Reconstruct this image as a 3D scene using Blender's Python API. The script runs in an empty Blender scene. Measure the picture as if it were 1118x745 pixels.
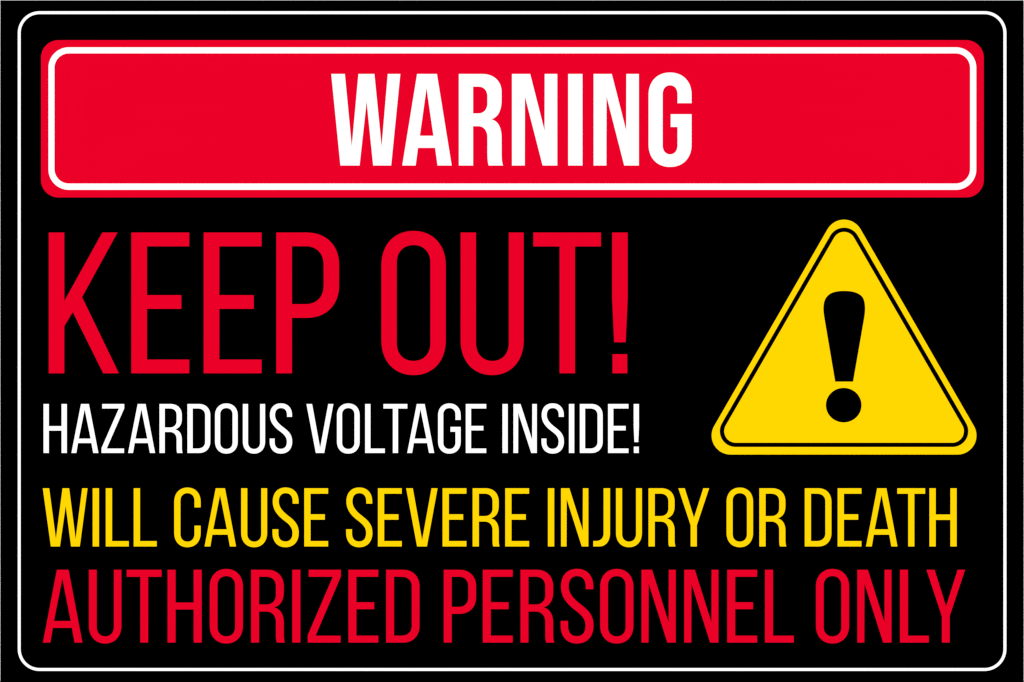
import bpy, math
from mathutils import Vector

scene = bpy.context.scene

# ---------------------------------------------------------------- camera, world, lamps, exposure
PXW, PXH = 1118.0, 745.0
U = 0.60 / 1117.0                       # metres per photo pixel: the sign is 0.6 m wide
CAM_Z = 1.50                            # height of the sign's centre above the floor
DIST = 1.60

cd = bpy.data.cameras.new("camera")
cam = bpy.data.objects.new("camera", cd)
scene.collection.objects.link(cam)
cam.location = (0, -DIST, CAM_Z)
cam.rotation_euler = (math.radians(90), 0, 0)
cd.sensor_fit = 'HORIZONTAL'
cd.sensor_width = 36.0
cd.lens = 36.0 * DIST / (PXW * U)
cd.clip_start = 0.05
cd.clip_end = 100
scene.camera = cam

w = bpy.data.worlds.new("World")
scene.world = w
w.use_nodes = True
bg = w.node_tree.nodes["Background"]
bg.inputs[0].default_value = (1, 1, 1, 1)
bg.inputs[1].default_value = 0.001

def softbox(name, x, y, z, watts, size):
    ld = bpy.data.lights.new(name, 'AREA')
    ld.shape = 'SQUARE'
    ld.size = size
    ld.energy = watts
    o = bpy.data.objects.new(name, ld)
    scene.collection.objects.link(o)
    o.location = (x, y, z)
    d = Vector((0, 0, CAM_Z)) - o.location
    o.rotation_euler = d.to_track_quat('-Z', 'Y').to_euler()
    return o

LAMP_W = 310
softbox("softbox_lamp", -4.2, -4.2, CAM_Z + 0.5, LAMP_W, 0.7)
softbox("softbox_lamp", 4.2, -4.2, CAM_Z + 0.5, LAMP_W, 0.7)

vs = scene.view_settings
scene.display_settings.display_device = 'sRGB'
vs.view_transform = 'Standard'
vs.look = 'None'
vs.exposure = 0.0
vs.gamma = 1.0
scene.cycles.max_bounces = 4
scene.render.dither_intensity = 0.0
scene.cycles.use_adaptive_sampling = False
scene.cycles.filter_width = 1.3

# ---------------------------------------------------------------- materials
def material(name, col, rough=0.11, spec=0.5, rough_var=0.02, tint_var=0.0, bump=0.0, scale=60.0):
    m = bpy.data.materials.new(name)
    m.use_nodes = True
    nt = m.node_tree
    b = nt.nodes["Principled BSDF"]
    b.inputs["Specular IOR Level"].default_value = spec
    tc = nt.nodes.new("ShaderNodeTexCoord")
    nz = nt.nodes.new("ShaderNodeTexNoise")
    nz.inputs["Scale"].default_value = scale
    nz.inputs["Detail"].default_value = 4
    nt.links.new(tc.outputs["Object"], nz.inputs["Vector"])
    mr = nt.nodes.new("ShaderNodeMapRange")
    mr.inputs["To Min"].default_value = rough - rough_var
    mr.inputs["To Max"].default_value = rough + rough_var
    nt.links.new(nz.outputs["Fac"], mr.inputs["Value"])
    nt.links.new(mr.outputs["Result"], b.inputs["Roughness"])
    cr = nt.nodes.new("ShaderNodeValToRGB")
    cr.color_ramp.elements[0].position = 0.3
    cr.color_ramp.elements[1].position = 0.7
    cr.color_ramp.elements[0].color = tuple(c * (1 - tint_var) for c in col) + (1,)
    cr.color_ramp.elements[1].color = tuple(min(1, c * (1 + tint_var)) for c in col) + (1,)
    nt.links.new(nz.outputs["Fac"], cr.inputs["Fac"])
    nt.links.new(cr.outputs["Color"], b.inputs["Base Color"])
    if bump:
        bp = nt.nodes.new("ShaderNodeBump")
        bp.inputs["Strength"].default_value = bump
        bp.inputs["Distance"].default_value = 0.001
        nt.links.new(nz.outputs["Fac"], bp.inputs["Height"])
        nt.links.new(bp.outputs["Normal"], b.inputs["Normal"])
    return m

M_BLACK = material("black_enamel", (0.00005, 0.00005, 0.00005), rough=0.07, rough_var=0.01, spec=0.35)
M_RED = material("red_vinyl", (0.697, 0.00005, 0.0175))
M_YELLOW = material("yellow_vinyl", (0.865, 0.572, 0.0001))
M_WHITE = material("white_vinyl", (0.865, 0.865, 0.865))
M_WALL = material("white_plaster", (0.80, 0.80, 0.80), rough=0.85, spec=0.2, tint_var=0.02, bump=0.3, scale=25)

# ---------------------------------------------------------------- geometry helpers
FACE = 0.0          # y of the panel's printed face; the camera is on -y
TRIM = 0.25         # photo pixels (0.13 mm)
FILM = 0.00012      # thickness of one layer of vinyl film

def P(px, py):      # photo pixel on the sign -> x, z in metres, about the sign's centre
    return ((px - PXW / 2) * U, (PXH / 2 - py) * U)

def inside(p, lp):
    c = False
    for (x0, y0), (x1, y1) in zip(lp, lp[1:] + lp[:1]):
        if (y0 > p[1]) != (y1 > p[1]) and p[0] < (x1 - x0) * (p[1] - y0) / (y1 - y0) + x0:
            c = not c
    return c

def trimmed(loops, d):
    """the knife cuts each film a hair inside its outline: move every edge by d into the material"""
    out = []
    for k, lp in enumerate(loops):
        lp = [p for i, p in enumerate(lp) if math.dist(p, lp[i - 1]) > 1e-5]
        hole = any(j != k and inside(lp[0], o) for j, o in enumerate(loops))
        area = sum(a[0] * b[1] - b[0] * a[1] for a, b in zip(lp, lp[1:] + lp[:1]))
        s = d * (1 if area > 0 else -1) * (-1 if hole else 1)
        new = []
        for i, p in enumerate(lp):
            a, b = lp[i - 1], lp[(i + 1) % len(lp)]
            l0, l1 = math.dist(a, p), math.dist(p, b)
            n0 = (-(p[1] - a[1]) / l0, (p[0] - a[0]) / l0)
            n1 = (-(b[1] - p[1]) / l1, (b[0] - p[0]) / l1)
            m = (n0[0] + n1[0], n0[1] + n1[1])
            q = max((m[0] ** 2 + m[1] ** 2) / 2, 0.15)
            new.append((p[0] + m[0] * s / q, p[1] + m[1] * s / q))
        out.append(new)
    return out

def slab(name, loops, y_back, y_front, mat, parent, trim=0.0):
    """closed outlines (photo pixels; holes where they nest) -> one solid mesh"""
    if trim:
        loops = trimmed(loops, trim)
    cu = bpy.data.curves.new("outline", 'CURVE')
    cu.dimensions = '2D'
    cu.fill_mode = 'BOTH'
    cu.extrude = abs(y_front - y_back) / 2
    for lp in loops:
        pts = [P(*p) for p in lp]
        sp = cu.splines.new('POLY')
        sp.points.add(len(pts) - 1)
        for q, (x, z) in zip(sp.points, pts):
            q.co = (x * 1000, z * 1000, 0, 1)       # in millimetres while filling
        sp.use_cyclic_u = True
    cu.extrude *= 1000
    tmp = bpy.data.objects.new("outline", cu)
    scene.collection.objects.link(tmp)
    dg = bpy.context.evaluated_depsgraph_get()
    me = bpy.data.meshes.new_from_object(tmp.evaluated_get(dg))
    bpy.data.objects.remove(tmp)
    bpy.data.curves.remove(cu)
    ym = (y_front + y_back) / 2
    for v in me.vertices:                           # curve plane xy -> sign plane xz, facing -y
        x, z, d = v.co
        v.co = (x / 1000, ym - d / 1000, z / 1000)
    me.name = name
    me.materials.clear()
    me.materials.append(mat)
    for p in me.polygons:
        p.use_smooth = False
    o = bpy.data.objects.new(name, me)
    scene.collection.objects.link(o)
    o.parent = parent
    return o

def bez(p0, p1, p2, p3, n=14):
    out = []
    for i in range(1, n + 1):
        t = i / n
        s = 1 - t
        out.append(tuple(s*s*s*a + 3*s*s*t*b + 3*s*t*t*c + t*t*t*d for a, b, c, d in zip(p0, p1, p2, p3)))
    return out

def path(start, *segs):
    """segments: 2 numbers = line to, 6 numbers = cubic to"""
    pts = [start]
    for s in segs:
        if len(s) == 2:
            pts.append(s)
        else:
            pts += bez(pts[-1], s[0:2], s[2:4], s[4:6])
    if math.dist(pts[0], pts[-1]) < 1e-6:
        pts.pop()
    return pts

def corner(p, via, q, k=0.6):
    """one quarter of a rounded bowl: leaves p towards via and arrives at q"""
    a = [p[i] + (via[i] - p[i]) * k for i in (0, 1)]
    b = [q[i] + (via[i] - q[i]) * k for i in (0, 1)]
    return (*a, *b, *q)

def rounded_rect(x0, y0, x1, y1, r, n=16):
    pts = []
    for cx, cy, a0 in ((x1 - r, y0 + r, -90), (x1 - r, y1 - r, 0), (x0 + r, y1 - r, 90), (x0 + r, y0 + r, 180)):
        for i in range(n + 1):
            a = math.radians(a0 + 90 * i / n)
            pts.append((cx + r * math.cos(a), cy + r * math.sin(a)))
    return pts

def rounded_triangle(top, right, left, r, n=20):
    pts = []
    for (cx, cy), a0 in ((top, 210), (right, 330), (left, 90)):
        for i in range(n + 1):
            a = math.radians(a0 + 120 * i / n)
            pts.append((cx + r * math.cos(a), cy + r * math.sin(a)))
    return pts

# ---------------------------------------------------------------- condensed capitals, 700 units tall
def bowl_O(W, s, T, B, h, ih, top=708, bot=-9):
    """outer and inner loop of an O: width, stem, inner top, inner bottom, outer shoulder and inner shoulder heights"""
    m = W / 2
    o = path((0, h), corner((0, h), (0, top), (m, top)), corner((m, top), (W, top), (W, h)), (W, 700 - h),
             corner((W, 700 - h), (W, bot), (m, bot)), corner((m, bot), (0, bot), (0, 700 - h)))
    a, b = s, W - s
    i = path((a, ih), corner((a, ih), (a, T), (m, T)), corner((m, T), (b, T), (b, ih)), (b, 700 - ih),
             corner((b, 700 - ih), (b, B), (m, B)), corner((m, B), (a, B), (a, 700 - ih)))
    return [o, i]

def open_C(W, s, T, B, h, ih, up, low, bar=None, top=708, bot=-9):
    m = W / 2
    a, b = s, W - s
    segs = [corner((0, h), (0, top), (m, top)), corner((m, top), (W, top), (W, h)), (W, up), (b, up), (b, ih),
            corner((b, ih), (b, T), (m, T)), corner((m, T), (a, T), (a, ih)), (a, 700 - ih),
            corner((a, 700 - ih), (a, B), (m, B)), corner((m, B), (b, B), (b, 700 - ih))]
    if bar:
        bx, b0 = bar
        segs += [(b, b0), (bx, b0), (bx, low), (W, low), (W, 700 - h)]
    else:
        segs += [(b, low), (W, low), (W, 700 - h)]
    segs += [corner((W, 700 - h), (W, bot), (m, bot)), corner((m, bot), (0, bot), (0, 700 - h))]
    return [path((0, h), *segs)]

REG = {
 'A': [[(0,0),(134,700),(248,700),(381,0),(303,0),(277.5,140.5),(98,140.5),(74,0)], [(109,210),(266,210),(187.5,612)]],
 'C': open_C(320, 79, 636, 63, 536, 550, 466, 254),
 'D': [path((0,0),(0,700),(165,700),corner((165,700),(323,700),(323,536)),(323,164),corner((323,164),(323,0),(165,0))),
       path((79,70),(148,70),corner((148,70),(245,70),(245,158)),(245,542),corner((245,542),(245,630),(148,630)),(79,630))],
 'E': [[(0,0),(0,700),(289,700),(289,629.5),(79.5,629.5),(79.5,389.5),(250,389.5),(250,319.5),(79.5,319.5),(79.5,70),(289,70),(289,0)]],
 'G': open_C(320, 79, 636, 63, 536, 550, 468, 376, bar=(172, 300)),
 'H': [[(0,0),(0,700),(80,700),(80,387),(249.5,387),(249.5,700),(329.5,700),(329.5,0),(249.5,0),(249.5,316.5),(80,316.5),(80,0)]],
 'I': [[(0,0),(0,700),(80,700),(80,0)]],
 'J': [path((0,0),(0,71),(38,71),corner((38,71),(123,71),(123,160)),(123,700),(205,700),(205,165),corner((205,165),(205,0),(75,0)))],
 'K': [[(0,0),(0,700),(79,700),(79,362),(266,700),(343,700),(167,378.5),(350,0),(270.5,0),(120,303),(79,234.5),(79,0)]],
 'L': [[(0,0),(0,700),(80,700),(80,69.5),(279,69.5),(279,0)]],
 'N': [[(0,0),(0,700),(103.5,700),(261,196.5),(261,700),(330.6,700),(330.6,0),(248,0),(70.6,565),(70.6,0)]],
 'O': bowl_O(321, 78, 636, 63, 536, 550),
 'P': [path((0,0),(0,700),(152,700),corner((152,700),(313,700),(313,540)),(313,436),corner((313,436),(313,275),(152,275)),(79.5,275),(79.5,0)),
       path((79.5,345),(148,345),corner((148,345),(234.5,345),(234.5,435)),(234.5,542),corner((234.5,542),(234.5,630),(148,630)),(79.5,630))],
 'R': [path((0,0),(0,700),(158,700),corner((158,700),(316,700),(316,540)),(316,490),(316,405,286,360,229,338),
            (286,320,316,268,316,190),(316,85),(316,45,319,18,328,0),(247,0),(239,18,237,45,237,85),(237,200),
            corner((237,200),(237,297),(148,297)),(79.5,297),(79.5,0)),
       path((79.5,368),(148,368),corner((148,368),(237,368),(237,455)),(237,543),corner((237,543),(237,630),(148,630)),(79.5,630))],
 'S': [path((0,211),(0,165),(0,60,60,-9,157,-9),(260,-9,318,62,318,165),(318,270,262,317,190,373),(130,420,80,470,80,539),
            (80,600,108,636,159,636),(212,636,240,600,240,539),(240,511),(316,511),(316,539),(316,640,258,709,158,709),
            (60,709,3,640,3,539),(3,440,60,372,134,315),(200,266,238,228,238,164),(238,100,210,65,157,65),(103,65,75,100,75,160),(75,211))],
 'T': [[(130,0),(130,629),(0,629),(0,700),(337,700),(337,629),(208.5,629),(208.5,0)]],
 'U': [path((0,700),(78,700),(78,152),corner((78,152),(78,63),(158.5,63)),corner((158.5,63),(239,63),(239,152)),(239,700),(314.5,700),(314.5,165),
            corner((314.5,165),(314.5,-9),(157,-9)),corner((157,-9),(0,-9),(0,165)))],
 'V': [[(0,700),(84,700),(193,82),(303,700),(380,700),(252,0),(131,0)]],
 'W': [[(0,700),(81,700),(159,95),(236,700),(319,700),(394,95),(470,700),(539,700),(446,0),(338,0),(276,485),(209,0),(97,0)]],
 'Y': [[(0,700),(81,700),(189.5,354),(299,700),(374,700),(226,255),(226,0),(147.5,0),(147.5,255)]],
 'Z': [[(0,0),(0,72),(239,629.5),(9.5,629.5),(9.5,700),(321,700),(321,635),(79,69.5),(318,69.5),(318,0)]],
 '!': [[(0,700),(79,700),(79,375),(69,154),(10,154),(0,375)], [(2,0),(2,96.5),(77,96.5),(77,0)]],
}
BOLD = {
 'W': [[(0,700),(107,700),(158,150),(207,700),(331.5,700),(385,150),(430,700),(529,700),(459,0),(319,0),(271,485),(219,0),(70,0)]],
 'A': [[(0,0),(113.5,700),(267,700),(380,0),(268.5,0),(250.5,134),(123.5,134),(105.5,0)], [(138,230),(237,230),(186.5,586)]],
 'R': [path((0,0),(0,700),(180,700),corner((180,700),(329,700),(329,560)),(329,505),(329,418,302,372,255,353),
            (305,340,329,285,329,210),(329,100),(329,55,331,22,341,0),(228,0),(219,22,217,60,217,110),(217,215),
            corner((217,215),(217,299),(150,299)),(112,299),(112,0)),
       path((112,400),(150,400),corner((150,400),(217,400),(217,475)),(217,527),corner((217,527),(217,600),(150,600)),(112,600))],
 'N': [[(0,0),(0,700),(141.5,700),(249,272),(249,700),(348,700),(348,0),(233.5,0),(101,523),(101,0)]],
 'I': [[(0,0),(0,700),(112.5,700),(112.5,0)]],
 'G': open_C(331, 111, 610, 89, 540, 545, 474, 394, bar=(168.5, 293), top=711, bot=-11),
}

def lettering(text_line, glyphs, spots, dx, sx, top, base, y0, mat, parent, label=None):
    sy = (base - top) / 700.0
    loops = []
    for ch, x in zip(text_line, spots):
        for lp in glyphs[ch]:
            loops.append([(x + dx + gx * sx, base - gy * sy) for gx, gy in lp])
    o = slab("lettering", loops, y0, y0 - FILM, mat, parent, TRIM)
    if label:
        o["label"] = label
    return o

# ---------------------------------------------------------------- the wall
SIGN_T = 0.003
import bmesh
bm = bmesh.new()
bmesh.ops.create_cube(bm, size=1)
for v in bm.verts:
    v.co = (v.co.x * 3.0, (v.co.y + 0.5) * 0.12 + FACE + SIGN_T, (v.co.z + 0.5) * 2.8)
me = bpy.data.meshes.new("wall")
bm.to_mesh(me)
bm.free()
me.materials.append(M_WALL)
wall = bpy.data.objects.new("wall", me)
scene.collection.objects.link(wall)
wall["kind"] = "structure"

# ---------------------------------------------------------------- the sign
sign = bpy.data.objects.new("warning_sign", None)
scene.collection.objects.link(sign)
sign.location = (0, 0, CAM_Z)
sign["label"] = "black high voltage warning sign with red banner and yellow triangle on white wall"
sign["category"] = "warning sign"

EDGE_SIDE, EDGE_TOP = 0.42, 0.45
panel = slab("panel", [rounded_rect(EDGE_SIDE, EDGE_TOP, PXW - EDGE_SIDE, PXH + 2.0, 0.6, 4)], FACE + SIGN_T, FACE, M_BLACK, sign)

L0 = FACE                # films laid on the panel
L1 = FACE - FILM         # films laid on those

slab("border_line", [rounded_rect(19.05, 12.05, 1099.15, 733.1, 24.2), rounded_rect(23.0, 16.05, 1095.1, 729.1, 20.2)],
     L0, L1, M_WHITE, sign, TRIM + 0.12)

banner = slab("banner", [rounded_rect(44.5, 43.8, 1074.3, 216.0, 19.5)], L0, L1, M_RED, sign, TRIM)
slab("banner_outline", [rounded_rect(52.7, 51.6, 1066.1, 207.75, 22.5), rounded_rect(59.8, 58.8, 1058.8, 200.3, 15.5)],
     L1, L1 - FILM, M_WHITE, banner, TRIM)
lettering("WARNING", BOLD, [361.4, 438.9, 500.7, 558.7, 620.05, 647.8, 707.8], 0.0, 0.1436, 80.7, 181.2, L1, M_WHITE, banner,
          "white bold lettering reading WARNING")

lettering("KEEPOUT!", REG, [53.05, 143.2, 222.2, 301.5, 416.2, 502.7, 582.1, 668.1], 0.0, 0.2202, 253.85, 407.95, L0, M_RED, sign,
          "largest red lettering reading KEEP OUT!")
lettering("HAZARDOUSVOLTAGEINSIDE!", REG,
          [47.1, 77.5, 110.4, 139.4, 173.7, 204.2, 234.3, 264.7, 294.0, 334.1, 367.4, 398.2, 418.2, 444.1, 477.8, 508.1,
           548.1, 560.1, 590.7, 620.7, 632.6, 663.4, 691.4], 0.22, 0.0788, 441.0, 495.0, L0, M_WHITE, sign,
          "small white lettering reading HAZARDOUS VOLTAGE INSIDE!")
lettering("WILLCAUSESEVEREINJURYORDEATH", REG,
          [46.3, 100.8, 115.1, 145.6, 189.8, 222.9, 262.9, 297.1, 331.8, 377.5, 412.2, 443.0, 482.8, 515.6, 551.2,
           597.8, 612.1, 647.3, 672.1, 707.6, 740.1, 792.8, 828.6, 878.2, 914.1, 945.0, 979.2, 1014.3],
          0.2, 0.0916, 533.0, 597.05, L0, M_YELLOW, sign, "yellow lettering reading WILL CAUSE SEVERE INJURY OR DEATH")
lettering("AUTHORIZEDPERSONNELONLY", REG,
          [46.7, 96.9, 138.2, 182.8, 228.8, 274.0, 319.0, 335.8, 380.25, 421.4, 484.3, 526.95, 568.1, 611.9, 655.1, 700.2,
           746.9, 793.8, 835.0, 890.6, 935.8, 982.4, 1011.25], 0.0, 0.1141, 622.05, 701.95, L0, M_RED, sign,
          "red lettering reading AUTHORIZED PERSONNEL ONLY")

CX = 921.5
tri = slab("warning_triangle", [rounded_triangle((CX, 260.8), (CX + 123.8, 475.7), (CX - 123.8, 475.7), 21.0)], L0, L1, M_YELLOW, sign, TRIM)
slab("triangle_outline", [rounded_triangle((CX, 266.0), (CX + 118.3, 470.9), (CX - 118.3, 470.9), 17.0),
                          rounded_triangle((CX, 266.0), (CX + 118.3, 470.9), (CX - 118.3, 470.9), 12.9)],
     L1, L1 - FILM, M_BLACK, tri, -TRIM)
mark = path((912.1, 416.6), (931.1, 416.6), (943.3, 346.5), (945.2, 334, 943.6, 326.8, 940.4, 323.6),
            (936.6, 319.9, 930.5, 318.05, 921.6, 318.05), (912.2, 318.05, 906.8, 319.9, 903.3, 323.9),
            (899.8, 327.8, 898.2, 334, 900.2, 346.5))
dot = [(921.1 + 19.1 * math.cos(a * math.pi / 32), 442.5 + 18.6 * math.sin(a * math.pi / 32)) for a in range(64)]
slab("exclamation_mark", [mark, dot], L1, L1 - FILM, M_BLACK, tri, -TRIM)
